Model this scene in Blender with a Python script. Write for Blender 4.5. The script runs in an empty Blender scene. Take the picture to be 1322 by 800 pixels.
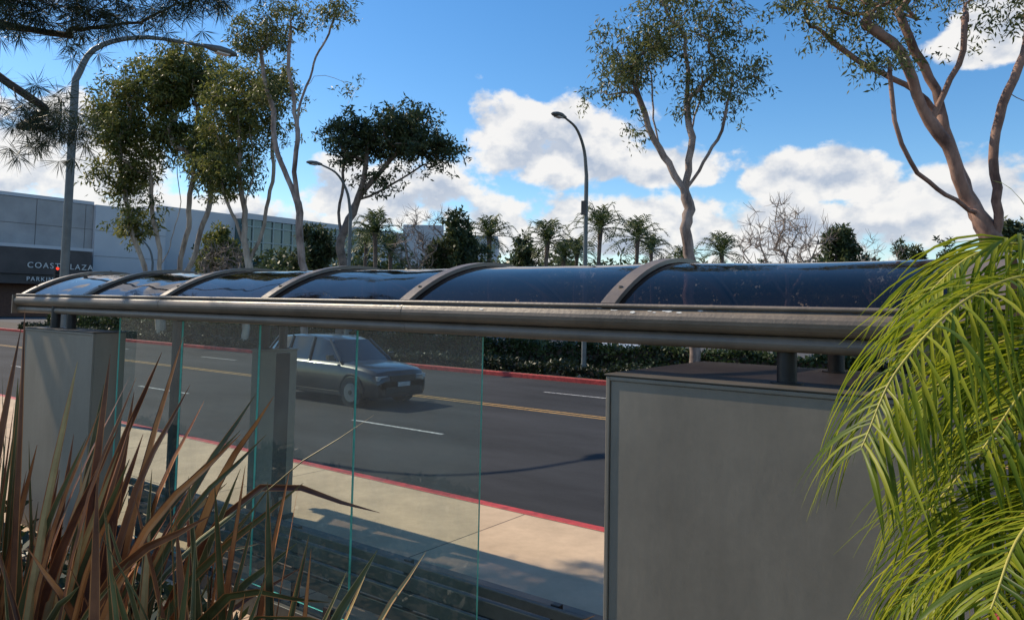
import bpy, math, random
import numpy as np
from mathutils import Vector, Matrix
scene=bpy.context.scene
YAW=math.radians(36.4)
FX,FY=-math.sin(YAW),math.cos(YAW)
RX,RY=math.cos(YAW),math.sin(YAW)
def P(a,b,z=0.0):
    """site survey axes (rotated 36.4 deg from the road) -> world"""
    return Vector((a*RX+b*FX,a*RY+b*FY,z))
# ------------------------------------------------------------ materials
def newmat(name):
    m=bpy.data.materials.new(name); m.use_nodes=True
    nt=m.node_tree; nt.nodes.clear()
    return m,nt
def N(nt,t,**kw):
    n=nt.nodes.new(t)
    for k,v in kw.items(): setattr(n,k,v)
    return n
def noise_col(nt,c0,c1,scale,detail=6,stretch=(1,1,1),lo=.35,hi=.65):
    tc=N(nt,'ShaderNodeTexCoord'); mp=N(nt,'ShaderNodeMapping'); mp.inputs['Scale'].default_value=stretch
    nz=N(nt,'ShaderNodeTexNoise'); nz.inputs['Scale'].default_value=scale; nz.inputs['Detail'].default_value=detail
    nz.inputs['Roughness'].default_value=.65
    cr=N(nt,'ShaderNodeValToRGB'); cr.color_ramp.elements[0].position=lo; cr.color_ramp.elements[1].position=hi
    cr.color_ramp.elements[0].color=(*c0,1); cr.color_ramp.elements[1].color=(*c1,1)
    nt.links.new(tc.outputs['Object'],mp.inputs['Vector']); nt.links.new(mp.outputs[0],nz.inputs['Vector'])
    nt.links.new(nz.outputs['Fac'],cr.inputs[0])
    return cr.outputs[0],nz.outputs['Fac'],mp.outputs[0]
def pm(name,c,rough=.6,metal=0,var=.2,scale=4,stretch=(1,1,1),bump=0,bscale=None,c2=None,spec=.5,rvar=0,lo=.35,hi=.65,streak=0):
    m,nt=newmat(name)
    b=N(nt,'ShaderNodeBsdfPrincipled'); o=N(nt,'ShaderNodeOutputMaterial')
    c0=tuple(x*(1-var) for x in c); c1=c2 if c2 else tuple(min(1,x*(1+var)) for x in c)
    col,fac,vec=noise_col(nt,c0,c1,scale,6,stretch,lo,hi)
    if streak:
        s1,_,_=noise_col(nt,(1-streak,)*3,(1+streak*.5,)*3,7,5,(1,1,.12),.35,.7)
        s2,_,_=noise_col(nt,(1-streak*.5,)*3,(1+streak*.3,)*3,35,4,(1,1,1),.3,.7)
        for s_ in (s1,s2):
            mu=N(nt,'ShaderNodeMix',data_type='RGBA',blend_type='MULTIPLY'); mu.inputs[0].default_value=1
            nt.links.new(col,mu.inputs[6]); nt.links.new(s_,mu.inputs[7]); col=mu.outputs[2]
    nt.links.new(col,b.inputs['Base Color'])
    b.inputs['Roughness'].default_value=rough; b.inputs['Metallic'].default_value=metal
    b.inputs['Specular IOR Level'].default_value=spec
    if rvar:
        mr=N(nt,'ShaderNodeMapRange'); mr.inputs[3].default_value=rough-rvar; mr.inputs[4].default_value=rough+rvar
        nt.links.new(fac,mr.inputs[0]); nt.links.new(mr.outputs[0],b.inputs['Roughness'])
    if bump:
        nz=N(nt,'ShaderNodeTexNoise'); nz.inputs['Scale'].default_value=bscale or scale*6; nz.inputs['Detail'].default_value=5
        nt.links.new(vec,nz.inputs['Vector'])
        bp=N(nt,'ShaderNodeBump'); bp.inputs['Strength'].default_value=bump; bp.inputs['Distance'].default_value=.02
        nt.links.new(nz.outputs['Fac'],bp.inputs['Height']); nt.links.new(bp.outputs[0],b.inputs['Normal'])
    nt.links.new(b.outputs[0],o.inputs[0])
    return m
def leafmat(name,cols,trans=.35,rough=.45,spec=.4):
    m,nt=newmat(name)
    at=N(nt,'ShaderNodeAttribute'); at.attribute_name='var'
    cr=N(nt,'ShaderNodeValToRGB')
    els=cr.color_ramp.elements
    els[0].color=(*cols[0],1); els[-1].color=(*cols[-1],1)
    for i,c in enumerate(cols[1:-1]):
        e=els.new((i+1)/(len(cols)-1)); e.color=(*c,1)
    nt.links.new(at.outputs['Fac'],cr.inputs[0])
    b=N(nt,'ShaderNodeBsdfPrincipled'); b.inputs['Roughness'].default_value=rough; b.inputs['Specular IOR Level'].default_value=spec
    t=N(nt,'ShaderNodeBsdfTranslucent'); mx=N(nt,'ShaderNodeMixShader'); mx.inputs[0].default_value=trans
    o=N(nt,'ShaderNodeOutputMaterial')
    nt.links.new(cr.outputs[0],b.inputs['Base Color']); nt.links.new(cr.outputs[0],t.inputs['Color'])
    nt.links.new(b.outputs[0],mx.inputs[1]); nt.links.new(t.outputs[0],mx.inputs[2]); nt.links.new(mx.outputs[0],o.inputs[0])
    return m
def glassmat(name,tint,f0=.04,haze=0.0,hazecol=(.3,.35,.33),rough=.02,hscale=1.7,hst=(1,1,.6),wave=0,gcol=(1,1,1),pw_=5):
    """thin sheet: Schlick reflection, tinted transmission, patchy diffuse film (dust and painted-in reflection haze)"""
    m,nt=newmat(name)
    tr=N(nt,'ShaderNodeBsdfTransparent'); tr.inputs[0].default_value=(*tint,1)
    gl=N(nt,'ShaderNodeBsdfGlossy'); gl.inputs['Roughness'].default_value=rough; gl.inputs['Color'].default_value=(*gcol,1)
    lw=N(nt,'ShaderNodeLayerWeight'); lw.inputs[0].default_value=.5
    pw=N(nt,'ShaderNodeMath',operation='POWER'); pw.inputs[1].default_value=pw_; nt.links.new(lw.outputs['Facing'],pw.inputs[0])
    ml=N(nt,'ShaderNodeMath',operation='MULTIPLY_ADD'); ml.inputs[1].default_value=1-f0; ml.inputs[2].default_value=f0; ml.use_clamp=True
    nt.links.new(pw.outputs[0],ml.inputs[0])
    mx=N(nt,'ShaderNodeMixShader'); nt.links.new(ml.outputs[0],mx.inputs[0])
    nt.links.new(gl.outputs[0],mx.inputs[2]); o=N(nt,'ShaderNodeOutputMaterial')
    if wave:
        tc=N(nt,'ShaderNodeTexCoord'); nz=N(nt,'ShaderNodeTexNoise'); nz.inputs['Scale'].default_value=1.6; nz.inputs['Detail'].default_value=1
        nt.links.new(tc.outputs['Object'],nz.inputs['Vector'])
        bp=N(nt,'ShaderNodeBump'); bp.inputs['Strength'].default_value=wave; bp.inputs['Distance'].default_value=.1
        nt.links.new(nz.outputs['Fac'],bp.inputs['Height']); nt.links.new(bp.outputs[0],gl.inputs['Normal'])
    if haze:
        df=N(nt,'ShaderNodeBsdfDiffuse'); df.inputs[0].default_value=(*hazecol,1)
        tl=N(nt,'ShaderNodeBsdfTranslucent'); tl.inputs[0].default_value=(*hazecol,1)
        ad=N(nt,'ShaderNodeMixShader'); ad.inputs[0].default_value=.5; nt.links.new(df.outputs[0],ad.inputs[1]); nt.links.new(tl.outputs[0],ad.inputs[2])
        col,fac,vec=noise_col(nt,(haze*.35,)*3,(haze*2.4,)*3,hscale,9,hst,.35,.78)
        m2=N(nt,'ShaderNodeMixShader'); nt.links.new(col,m2.inputs[0])
        nt.links.new(tr.outputs[0],m2.inputs[1]); nt.links.new(ad.outputs[0],m2.inputs[2])
        nt.links.new(m2.outputs[0],mx.inputs[1])
    else: nt.links.new(tr.outputs[0],mx.inputs[1])
    nt.links.new(mx.outputs[0],o.inputs[0])
    return m
# ------------------------------------------------------------ mesh builder
class MB:
    def __init__(s): s.v=[];s.f=[];s.m=[];s.sm=[];s.var=[];s.mats=[]
    def mi(s,m):
        if m not in s.mats: s.mats.append(m)
        return s.mats.index(m)
    def add(s,vs,fs,m,smooth=False,var=.5):
        o=len(s.v); k=s.mi(m)
        s.v.extend([tuple(x) for x in vs])
        for f in fs:
            s.f.append(tuple(i+o for i in f)); s.m.append(k); s.sm.append(smooth)
        if isinstance(var,(int,float)): s.var.extend([var]*len(fs))
        else: s.var.extend(list(var))
    def box(s,c,d,m,rz=0,frame=None):
        x,y,z=d[0]/2,d[1]/2,d[2]/2
        vs=[Vector((i*x,j*y,k*z)) for i in(-1,1) for j in(-1,1) for k in(-1,1)]
        R=Matrix.Rotation(rz,3,'Z') if frame is None else frame
        vs=[R@v+Vector(c) for v in vs]
        fs=[(0,1,3,2),(4,6,7,5),(0,4,5,1),(2,3,7,6),(0,2,6,4),(1,5,7,3)]
        s.add(vs,fs,m)
    def bx(s,x0,x1,y0,y1,z0,z1,m): s.box(((x0+x1)/2,(y0+y1)/2,(z0+z1)/2),(x1-x0,y1-y0,z1-z0),m)
    def tube(s,path,rad,m,n=8,cap=True,smooth=True,var=.5):
        path=[Vector(p) for p in path]
        if isinstance(rad,(int,float)): rad=[rad]*len(path)
        T=[]
        for i in range(len(path)):
            a=path[max(0,i-1)]; b=path[min(len(path)-1,i+1)]
            t=(b-a); T.append(t.normalized() if t.length>1e-9 else Vector((0,0,1)))
        u=T[0].orthogonal().normalized(); vs=[]
        for i,p in enumerate(path):
            u=(u-T[i]*u.dot(T[i]))
            u=u.normalized() if u.length>1e-6 else T[i].orthogonal().normalized()
            w=T[i].cross(u)
            for k in range(n):
                a=2*math.pi*k/n
                vs.append(p+(u*math.cos(a)+w*math.sin(a))*rad[i])
        fs=[]
        for i in range(len(path)-1):
            for k in range(n):
                k2=(k+1)%n
                fs.append((i*n+k,i*n+k2,(i+1)*n+k2,(i+1)*n+k))
        s.add(vs,fs,m,smooth,var)
        if cap:
            o=[vs[k] for k in range(n)]; s.add(o,[tuple(range(n))[::-1]],m)
            o=vs[-n:]; s.add(o,[tuple(range(n))],m)
    def prismx(s,prof,x0,x1,m,smooth=False):
        n=len(prof)
        vs=[(x0,y,z) for y,z in prof]+[(x1,y,z) for y,z in prof]
        fs=[(i,(i+1)%n,n+(i+1)%n,n+i) for i in range(n)]
        s.add(vs,fs,m,smooth)
        s.add(vs[:n],[tuple(range(n))],m); s.add(vs[n:],[tuple(range(n))[::-1]],m)
    def build(s,name,bevel=0,recalc=False):
        V=np.array(s.v,dtype=float)
        lo=V.min(0);hi=V.max(0); o=np.array([(lo[0]+hi[0])/2,(lo[1]+hi[1])/2,lo[2]])
        me=bpy.data.meshes.new(name)
        me.from_pydata((V-o).tolist(),[],s.f)
        for m in s.mats: me.materials.append(m)
        me.polygons.foreach_set('material_index',s.m)
        me.polygons.foreach_set('use_smooth',s.sm)
        at=me.attributes.new('var','FLOAT','FACE'); at.data.foreach_set('value',[float(x) for x in s.var])
        me.update()
        ob=bpy.data.objects.new(name,me); ob.location=o
        scene.collection.objects.link(ob)
        if recalc:
            import bmesh
            bm=bmesh.new(); bm.from_mesh(me); bmesh.ops.recalc_face_normals(bm,faces=bm.faces); bm.to_mesh(me); bm.free()
        if bevel:
            b=ob.modifiers.new('bevel','BEVEL'); b.width=bevel; b.segments=2; b.limit_method='ANGLE'
        return ob
def catmull(pts,n):
    pts=[Vector(p) for p in pts]; q=[pts[0]*2-pts[1]]+pts+[pts[-1]*2-pts[-2]]
    out=[]; segs=len(pts)-1
    for i in range(n):
        t=i/(n-1)*segs; k=min(int(t),segs-1); u=t-k
        a,b,c,d=q[k],q[k+1],q[k+2],q[k+3]
        out.append(.5*((2*b)+(c-a)*u+(2*a-5*b+4*c-d)*u*u+(3*b-a-3*c+d)*u**3))
    return out
def add_leaves(mb,m,C,n,rad,L,W,droop,rng,needle=False,light=0.0):
    C=np.asarray(C); K=len(C)
    if needle:
        sub=np.repeat(C,n//40+1,axis=0); sub=sub+rng.normal(0,1,sub.shape)*np.array(rad)
        c=np.repeat(sub,40,axis=0); cv=np.repeat(rng.random(len(sub)),40)
        p=c.copy()
    else:
        ns=6
        sub=np.repeat(C,ns,axis=0)+rng.normal(0,.75,(K*ns,3))*np.array(rad)
        sv=rng.random(len(sub))
        c=np.repeat(sub,n//ns+1,axis=0); cv=np.repeat(sv,n//ns+1)
        p=c+rng.normal(0,.30,c.shape)*np.array(rad)
    M=len(p)
    d=rng.normal(0,1,(M,3)); d/=np.linalg.norm(d,axis=1)[:,None]; d[:,2]-=droop
    d/=np.linalg.norm(d,axis=1)[:,None]
    r=rng.normal(0,1,(M,3)); sd=np.cross(d,r); sd/=np.linalg.norm(sd,axis=1)[:,None]+1e-9
    l=L*(.6+.8*rng.random(M))[:,None]; w=W*(.6+.8*rng.random(M))[:,None]
    v=np.stack([p,p+d*l*.45+sd*w*.5,p+d*l,p+d*l*.45-sd*w*.5],axis=1).reshape(-1,3)
    f=np.arange(M*4).reshape(-1,4)
    var=np.clip(.55*cv+.45*rng.random(M)+light,0,1)
    o=len(mb.v); k=mb.mi(m)
    mb.v.extend(map(tuple,v.tolist())); mb.f.extend(map(tuple,(f+o).tolist()))
    mb.m.extend([k]*M); mb.sm.extend([False]*M); mb.var.extend(var.tolist())
def make_tree(name,base,limbs,crowns,nclump,r0,bark,leaf,seed,nleaf=200,rad=(.5,.5,.35),L=.2,W=.05,droop=.4,minz=3,
              needle=False,tip=.012,step=.45,extra=0,wob=.10,expo=2.2):
    rng=np.random.default_rng(seed); rnd=random.Random(seed)
    nodes=[];par=[]
    def addchain(pi,pts):
        for p in pts:
            nodes.append(Vector(p)); par.append(pi); pi=len(nodes)-1
        return pi
    for i,l in enumerate(limbs):
        l=[Vector(x) for x in l]
        ln=sum((l[j+1]-l[j]).length for j in range(len(l)-1)); n=max(4,int(ln/step))
        c=catmull(l,n+1)
        ph=rnd.random()*6
        c=[p+Vector((math.sin(ph+k*.9)*wob*.6+rnd.gauss(0,wob*.25),math.cos(ph+k*.7)*wob*.6,0))*(1 if k>1 else 0) for k,p in enumerate(c)]
        if i==0: addchain(-1,c)
        else:
            s=l[0]; j=min(range(len(nodes)),key=lambda q:(nodes[q]-s).length)
            addchain(j,c[1:])
    w=np.array([c[2] for c in crowns],float); w/=w.sum()
    cl=[]
    for _ in range(nclump):
        c=crowns[rng.choice(len(crowns),p=w)]
        d=rng.normal(0,1,3); d/=np.linalg.norm(d); d*=rng.random()**.45
        cl.append(Vector((c[0][0]+d[0]*c[1][0],c[0][1]+d[1]*c[1][1],c[0][2]+d[2]*c[1][2])))
    fork=Vector(limbs[0][len(limbs[0])//2])
    cl.sort(key=lambda c:(c-fork).length)
    for c in cl:
        best=None;bd=1e9
        for j,nn in enumerate(nodes):
            if nn.z<minz: continue
            dv=c-nn; dd=dv.length
            if nn.z>c.z: dd+=(nn.z-c.z)*1.5
            if dd<bd: bd=dd;best=j
        a=nodes[best]; pd=(a-nodes[par[best]]).normalized() if par[best]>=0 else Vector((0,0,1))
        D=(c-a).length; n=max(2,int(D/step)+1)
        h=a+(pd*.6+Vector((0,0,.3)))*D*.45
        pts=[]
        for k in range(1,n+1):
            t=k/n
            q=a*(1-t)**2+h*2*t*(1-t)+c*t*t
            if k<n: q=q+Vector((rnd.gauss(0,1),rnd.gauss(0,1),rnd.gauss(0,.7)))*wob*min(1,D*.5)
            pts.append(q)
        addchain(best,pts)
    nn=len(nodes); r=[0.0]*nn; ch=[[] for _ in range(nn)]
    for i in range(nn):
        if par[i]>=0: ch[par[i]].append(i)
    for i in range(nn-1,-1,-1):
        r[i]=tip**expo if not ch[i] else r[i]
        if par[i]>=0: r[par[i]]+=r[i]
    r=[x**(1/expo) for x in r]
    sc=(r0-tip)/(max(r)-tip+1e-9); r=[tip+(x-tip)*sc for x in r]
    W_=lambda q: P(q.x,q.y,q.z)+Vector(base)
    mb=MB()
    stack=[(0,-1)]
    while stack:
        i,p=stack.pop()
        path=[];rr=[]
        if p>=0: path.append(W_(nodes[p])); rr.append(min(r[i]*1.15,r[p]))
        while True:
            path.append(W_(nodes[i])); rr.append(r[i])
            if not ch[i]: break
            m=max(ch[i],key=lambda q:r[q])
            for q in ch[i]:
                if q!=m: stack.append((q,i))
            i=m
        rr[-1]*=.4
        if p<0: rr[0]*=1.3
        if len(path)>1: mb.tube(path,rr,bark,n=8 if max(rr)>.05 else 5,cap=False)
    if leaf:
        C=np.array([list(W_(c)) for c in cl])
        add_leaves(mb,leaf,C,nleaf,rad,L,W,droop,rng,needle)
    else:
        for c in cl:
            for _ in range(extra):
                a=W_(c); d=Vector((rnd.gauss(0,1),rnd.gauss(0,1),rnd.gauss(.5,1))).normalized()
                l=rnd.uniform(.4,1.0); mid=a+d*l*.5+Vector((rnd.gauss(0,.06),rnd.gauss(0,.06),.03))
                mb.tube([a,mid,a+d*l+Vector((0,0,.1))],[tip,tip*.8,tip*.4],bark,n=3,cap=False)
    return mb.build(name)
def blade(mb,m,pts,W,up=Vector((0,0,1)),fold=.3,medge=None,var=.5,n=10,tipp=.6):
    c=catmull(pts,n); vs=[]
    for i,p in enumerate(c):
        t=(c[min(i+1,n-1)]-c[max(i-1,0)]).normalized()
        s=t.cross(up); s=s.normalized() if s.length>1e-4 else Vector((1,0,0))
        nrm=s.cross(t)
        u=i/(n-1); w=W*(.55+.9*u if u<.35 else .865*(1-((u-.35)/.65)**1.6)**tipp if u<1 else .02)
        w=max(w,W*.03)
        vs+= [p-s*w+nrm*w*fold,p-s*w*.8+nrm*w*fold*.8,p,p+s*w*.8+nrm*w*fold*.8,p+s*w+nrm*w*fold]
    for col in range(4):
        mm=medge if (medge and col in(0,3)) else m
        mb.add(vs,[(i*5+col,i*5+col+1,(i+1)*5+col+1,(i+1)*5+col) for i in range(n-1)],mm,True,var)
def frond(mb,pts,n,L,W,droop,m,mr,rnd,rr=.012,seg=6,start=.15,spread=.8,fwd=(.4,.7),lift=(.05,.35)):
    c=catmull(pts,n+1)
    mb.tube(c,[rr*(1-.75*i/n) for i in range(n+1)],mr,n=6,cap=False)
    for i in range(int(n*start),n+1):
        u=i/n
        T=(c[min(i+1,n)]-c[max(i-1,0)]).normalized(); S=T.cross(Vector((0,0,1)))
        S=S.normalized() if S.length>.05 else Vector((1,0,0))
        l0=L*max(.35,math.sin(math.pi*(.18+.72*u))**.7)
        for sd in(-1,1):
            l=l0*rnd.uniform(.8,1.12); p=c[i].copy()
            d=(S*sd*spread*rnd.uniform(.8,1.15)+T*rnd.uniform(*fwd)+Vector((0,0,rnd.uniform(*lift)))).normalized()
            vs=[]; dr=droop*rnd.uniform(.6,1.4); v=rnd.random()
            for k in range(seg+1):
                q=k/seg; w=W*(.5+1.2*q if q<.4 else max(.04,(1-((q-.4)/.6)**1.5)))
                wv=(T-d*T.dot(d)); wv=wv.normalized() if wv.length>.02 else S
                nn=wv.cross(d)
                vs+= [p-wv*w*.5+nn*w*.15,p,p+wv*w*.5+nn*w*.15]
                p=p+d*(l/seg); d=(d+Vector((0,0,-dr/seg))).normalized()
            fs=[]
            for k in range(seg):
                for j in(0,1): fs.append((k*3+j,k*3+j+1,k*3+j+4,k*3+j+3))
            mb.add(vs,fs,m,True,v)
# ------------------------------------------------------------ camera
H=2.4
cam=bpy.data.cameras.new('camera'); co=bpy.data.objects.new('camera',cam); scene.collection.objects.link(co)
cam.sensor_width=36; cam.lens=26; cam.shift_y=-.0484; cam.clip_end=4000; cam.clip_start=.05
R=Matrix.Rotation(YAW,4,'Z')@Matrix.Rotation(math.radians(93.5),4,'X')@Matrix.Rotation(math.radians(1.17),4,'Z')
co.matrix_world=Matrix.Translation((0,0,H))@R
scene.camera=co
# ------------------------------------------------------------ light
sund=Vector((-.985,-.14,0)).normalized(); EL=math.radians(41)
tosun=Vector((sund.x*math.cos(EL),sund.y*math.cos(EL),math.sin(EL)))
sl=bpy.data.lights.new('sun','SUN'); sl.energy=5.0; sl.angle=math.radians(.5); sl.color=(1,.86,.66)
so=bpy.data.objects.new('sun',sl); so.rotation_euler=(-tosun).to_track_quat('-Z','Y').to_euler(); scene.collection.objects.link(so)
w=bpy.data.worlds.new('World'); scene.world=w; w.use_nodes=True
nt=w.node_tree; nt.nodes.clear()
def M(op,a,b=None,c=None,clamp=False):
    n=nt.nodes.new('ShaderNodeMath'); n.operation=op; n.use_clamp=clamp
    for i,x in enumerate((a,b,c)):
        if x is None: continue
        if isinstance(x,(int,float)): n.inputs[i].default_value=x
        else: nt.links.new(x,n.inputs[i])
    return n.outputs[0]
sky=N(nt,'ShaderNodeTexSky'); sky.sky_type='NISHITA'; sky.sun_disc=False; sky.sun_elevation=EL
sky.sun_rotation=math.atan2(tosun.x,tosun.y)%(2*math.pi); sky.air_density=1.0; sky.dust_density=.2; sky.ozone_density=2.4
hs=N(nt,'ShaderNodeHueSaturation'); hs.inputs['Saturation'].default_value=1.30; hs.inputs['Value'].default_value=1.2
nt.links.new(sky.outputs[0],hs.inputs['Color'])
tc=N(nt,'ShaderNodeTexCoord'); sx=N(nt,'ShaderNodeSeparateXYZ'); nt.links.new(tc.outputs['Generated'],sx.inputs[0])
az=M('MULTIPLY',M('ARCTAN2',sx.outputs[0],sx.outputs[1]),57.2958)
el=M('MULTIPLY',M('ARCSINE',sx.outputs[2]),57.2958)
def cn(off):
    mp=N(nt,'ShaderNodeMapping'); mp.inputs['Scale'].default_value=(1,1,1.35); mp.inputs['Location'].default_value=(0,0,off)
    nt.links.new(tc.outputs['Generated'],mp.inputs[0])
    nz=N(nt,'ShaderNodeTexNoise'); nz.inputs['Scale'].default_value=13; nz.inputs['Detail'].default_value=7; nz.inputs['Roughness'].default_value=.54
    nt.links.new(mp.outputs[0],nz.inputs['Vector'])
    return nz.outputs['Fac']
n1=cn(0.0); n2=cn(.03)
blobs=[(-32.5,11.6,7.4,4.2),(-36.5,13.2,4.0,3.0),(-24.0,10.6,5,2.2),(-13.2,9.4,6.4,2.4),(-30.5,5.8,14,3.4),(-68.6,9.0,8,4.2),(-46,7.8,7.5,3.2),
 (-5,7.2,8,3.3),(-3,18.0,3.3,2.4),(-73,20,5,2.2),(-58,5,12,2.5),(-16,5.2,10,3.0),(25,14,15,6),(-110,15,14,6),(150,25,40,9)]
dens=None
for (a,e,ra,re) in blobs:
    x=M('DIVIDE',M('SUBTRACT',az,a),ra)
    dy=M('DIVIDE',M('SUBTRACT',el,e),re)
    dy=M('MAXIMUM',dy,M('MULTIPLY',dy,-1.4))
    q=M('SUBTRACT',1.0,M('ADD',M('MULTIPLY',x,x),M('MULTIPLY',dy,dy)))
    dens=q if dens is None else M('MAXIMUM',dens,q)
dens=M('MAXIMUM',dens,-1.1)
dd=M('ADD',M('MULTIPLY',dens,1.2),M('MULTIPLY',M('SUBTRACT',n1,.455),5.2))
mr=N(nt,'ShaderNodeMapRange',interpolation_type='SMOOTHSTEP'); mr.inputs[1].default_value=.0; mr.inputs[2].default_value=.65
nt.links.new(dd,mr.inputs[0]); mask=M('MULTIPLY',mr.outputs[0],.96)
sh=M('ADD',.58,M('MULTIPLY',M('SUBTRACT',n1,n2),4.8),clamp=True)
sh=M('ADD',sh,M('MULTIPLY',M('SUBTRACT',1.6,dd),.25),clamp=True)
cm=N(nt,'ShaderNodeMix',data_type='RGBA'); cm.inputs[6].default_value=(.45,.53,.67,1); cm.inputs[7].default_value=(1,.98,.955,1)
nt.links.new(sh,cm.inputs[0])
b1=N(nt,'ShaderNodeBackground'); b1.inputs[1].default_value=.135; nt.links.new(hs.outputs[0],b1.inputs[0])
b2=N(nt,'ShaderNodeBackground'); b2.inputs[1].default_value=.95; nt.links.new(cm.outputs[2],b2.inputs[0])
mx=N(nt,'ShaderNodeMixShader'); nt.links.new(mask,mx.inputs[0]); nt.links.new(b1.outputs[0],mx.inputs[1]); nt.links.new(b2.outputs[0],mx.inputs[2])
wo=N(nt,'ShaderNodeOutputWorld'); nt.links.new(mx.outputs[0],wo.inputs[0])
w.cycles.sampling_method='MANUAL'; w.cycles.sample_map_resolution=512
scene.view_settings.view_transform='Standard'; scene.view_settings.look='None'; scene.view_settings.exposure=0
# ------------------------------------------------------------ mats
m_asph=pm('asphalt',(.028,.029,.032),.9,var=.4,scale=.5,bump=.4,bscale=90,stretch=(.35,1,1),spec=.3)
m_ground=pm('soil',(.07,.055,.04),.9,var=.4,scale=3,bump=.5)
m_conc=pm('concrete',(.42,.40,.36),.85,var=.12,scale=2,bump=.2)
m_red=pm('red_curb_paint',(.42,.04,.035),.6,var=.35,scale=7,bump=.2)
m_white=pm('white_paint',(.7,.7,.68),.7,var=.15,scale=6)
m_lane=pm('worn_lane_paint',(.38,.38,.37),.8,var=.6,scale=14,lo=.35,hi=.6)
m_yel=pm('yellow_paint',(.40,.23,.06),.7,var=.45,scale=10)
m_taupe=pm('bronze_metal_paint',(.175,.135,.10),.45,metal=.0,var=.22,scale=3,bump=.12,bscale=40,rvar=.12,spec=.6)
m_chip=pm('chipped_paint',(.6,.6,.58),.6,var=.1)
m_cab=pm('patinated_metal_sheet',(.265,.228,.178),.48,metal=.0,var=.17,scale=1.1,stretch=(1,1,.6),bump=.06,bscale=14,rvar=.12,lo=.3,hi=.7,spec=.45,streak=.08)
m_cab2=pm('cabinet_lid_paint',(.09,.078,.062),.5,var=.2,scale=3,spec=.4)
m_dark=pm('dark_metal',(.03,.03,.032),.45,metal=.4,var=.2)
m_black=pm('black_rubber',(.015,.015,.015),.8,var=.2)
m_bench=pm('bench_metal',(.075,.08,.072),.5,metal=.3,var=.2,scale=5)
m_col=pm('column_metal',(.20,.20,.17),.5,metal=.1,var=.15,scale=3)
m_roof=glassmat('smoked_acrylic',(.33,.285,.295),.05,haze=.02,hazecol=(.24,.22,.22),rough=.035,hscale=3,hst=(.4,1.5,1.5),wave=.18,gcol=(.86,.79,.76),pw_=5.5)
m_glass=glassmat('clear_glass',(.80,.93,.91),.10,haze=.11,hazecol=(.30,.43,.42),hscale=2.6,wave=.10)  # haze colour covers dirt plus grey-teal reflection haze painted in as diffuse
m_gedge=pm('glass_edge',(.14,.58,.48),.2,var=.2,scale=8)
m_galv=pm('galvanized_steel',(.14,.155,.155),.55,metal=.2,var=.15)
m_bark=pm('eucalyptus_bark',(.22,.15,.12),.8,var=.35,scale=3,stretch=(1,1,.35),c2=(.50,.38,.32),bump=.3)
m_barkr=pm('red_gum_bark',(.17,.085,.06),.75,var=.35,scale=1.5,stretch=(1,1,.5),c2=(.44,.26,.19),bump=.25)
m_barkw=pm('pale_bark',(.26,.19,.14),.8,var=.3,scale=2,stretch=(1,1,.3),c2=(.58,.48,.38),bump=.3)
m_barkd=pm('dark_bark',(.07,.05,.04),.9,var=.4,scale=4,bump=.4)
m_barkg=pm('gray_bark',(.18,.14,.115),.9,var=.4,scale=4,bump=.4)
m_barkb=pm('bare_twig_bark',(.22,.17,.14),.9,var=.3,scale=4,c2=(.38,.31,.26))
m_euc=leafmat('eucalyptus_leaves',[(.03,.048,.018),(.085,.105,.032),(.18,.19,.06),(.28,.26,.09)],.42)
m_euc2=leafmat('dark_tree_leaves',[(.022,.038,.016),(.055,.08,.03),(.13,.14,.05)],.35)
m_euc3=leafmat('olive_tree_leaves',[(.035,.055,.016),(.095,.12,.028),(.20,.20,.05),(.30,.27,.08)],.45)
m_pine=leafmat('pine_needles',[(.008,.016,.010),(.025,.04,.018),(.08,.10,.04)],.25)
m_palm=leafmat('palm_leaves',[(.03,.055,.018),(.07,.10,.03),(.14,.16,.05)],.35)
m_hedge=leafmat('hedge_leaves',[(.012,.022,.008),(.03,.05,.016),(.08,.11,.035)],.3)
m_cover=leafmat('ground_cover_leaves',[(.008,.014,.006),(.018,.03,.012),(.04,.055,.02)],.25)
m_frond=leafmat('palm_frond_leaves',[(.05,.10,.008),(.17,.23,.014),(.31,.35,.022),(.42,.42,.04)],.5,.42,.3)
m_rach=pm('frond_stem',(.42,.36,.07),.5,var=.2)
# ------------------------------------------------------------ ground
def sheet(name,x0,x1,y0,y1,z,m,thick=None):
    mb=MB()
    if thick: mb.bx(x0,x1,y0,y1,z-thick,z,m)
    else: mb.add([(x0,y0,z),(x1,y0,z),(x1,y1,z),(x0,y1,z)],[(0,1,2,3)],m)
    return mb.build(name)
sheet('ground',-1500,1500,-1500,1500,-.20,m_ground)
sheet('road',-400,200,7.3,21.4,-.13,m_asph)
m_asph2=pm('old_asphalt',(.075,.075,.078),.9,var=.2,scale=.4,bump=.3,bscale=40)
sheet('parking_lot',-95,80,27,140,-.10,m_asph2)
mb=MB()
for y in (11.0,18.4):
    x=-121.5
    while x<30:
        mb.add([(x,y-.05,-.126),(x+2.6,y-.05,-.126),(x+2.6,y+.05,-.126),(x,y+.05,-.126)],[(0,1,2,3)],m_lane); x+=9.1
for y in (14.95,15.2):
    mb.add([(-150,y-.05,-.126),(60,y-.05,-.126),(60,y+.05,-.126),(-150,y+.05,-.126)],[(0,1,2,3)],m_yel)
mb.build('road_markings')
m,nt2=newmat('sidewalk_concrete')
tcn=N(nt2,'ShaderNodeTexCoord'); br=N(nt2,'ShaderNodeTexBrick'); br.offset=0; br.inputs['Scale'].default_value=1
br.inputs['Brick Width'].default_value=3.5; br.inputs['Row Height'].default_value=1.95; br.inputs['Mortar Size'].default_value=.010
br.inputs['Color1'].default_value=(.62,.46,.31,1); br.inputs['Color2'].default_value=(.57,.42,.285,1); br.inputs['Mortar'].default_value=(.20,.15,.11,1)
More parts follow.
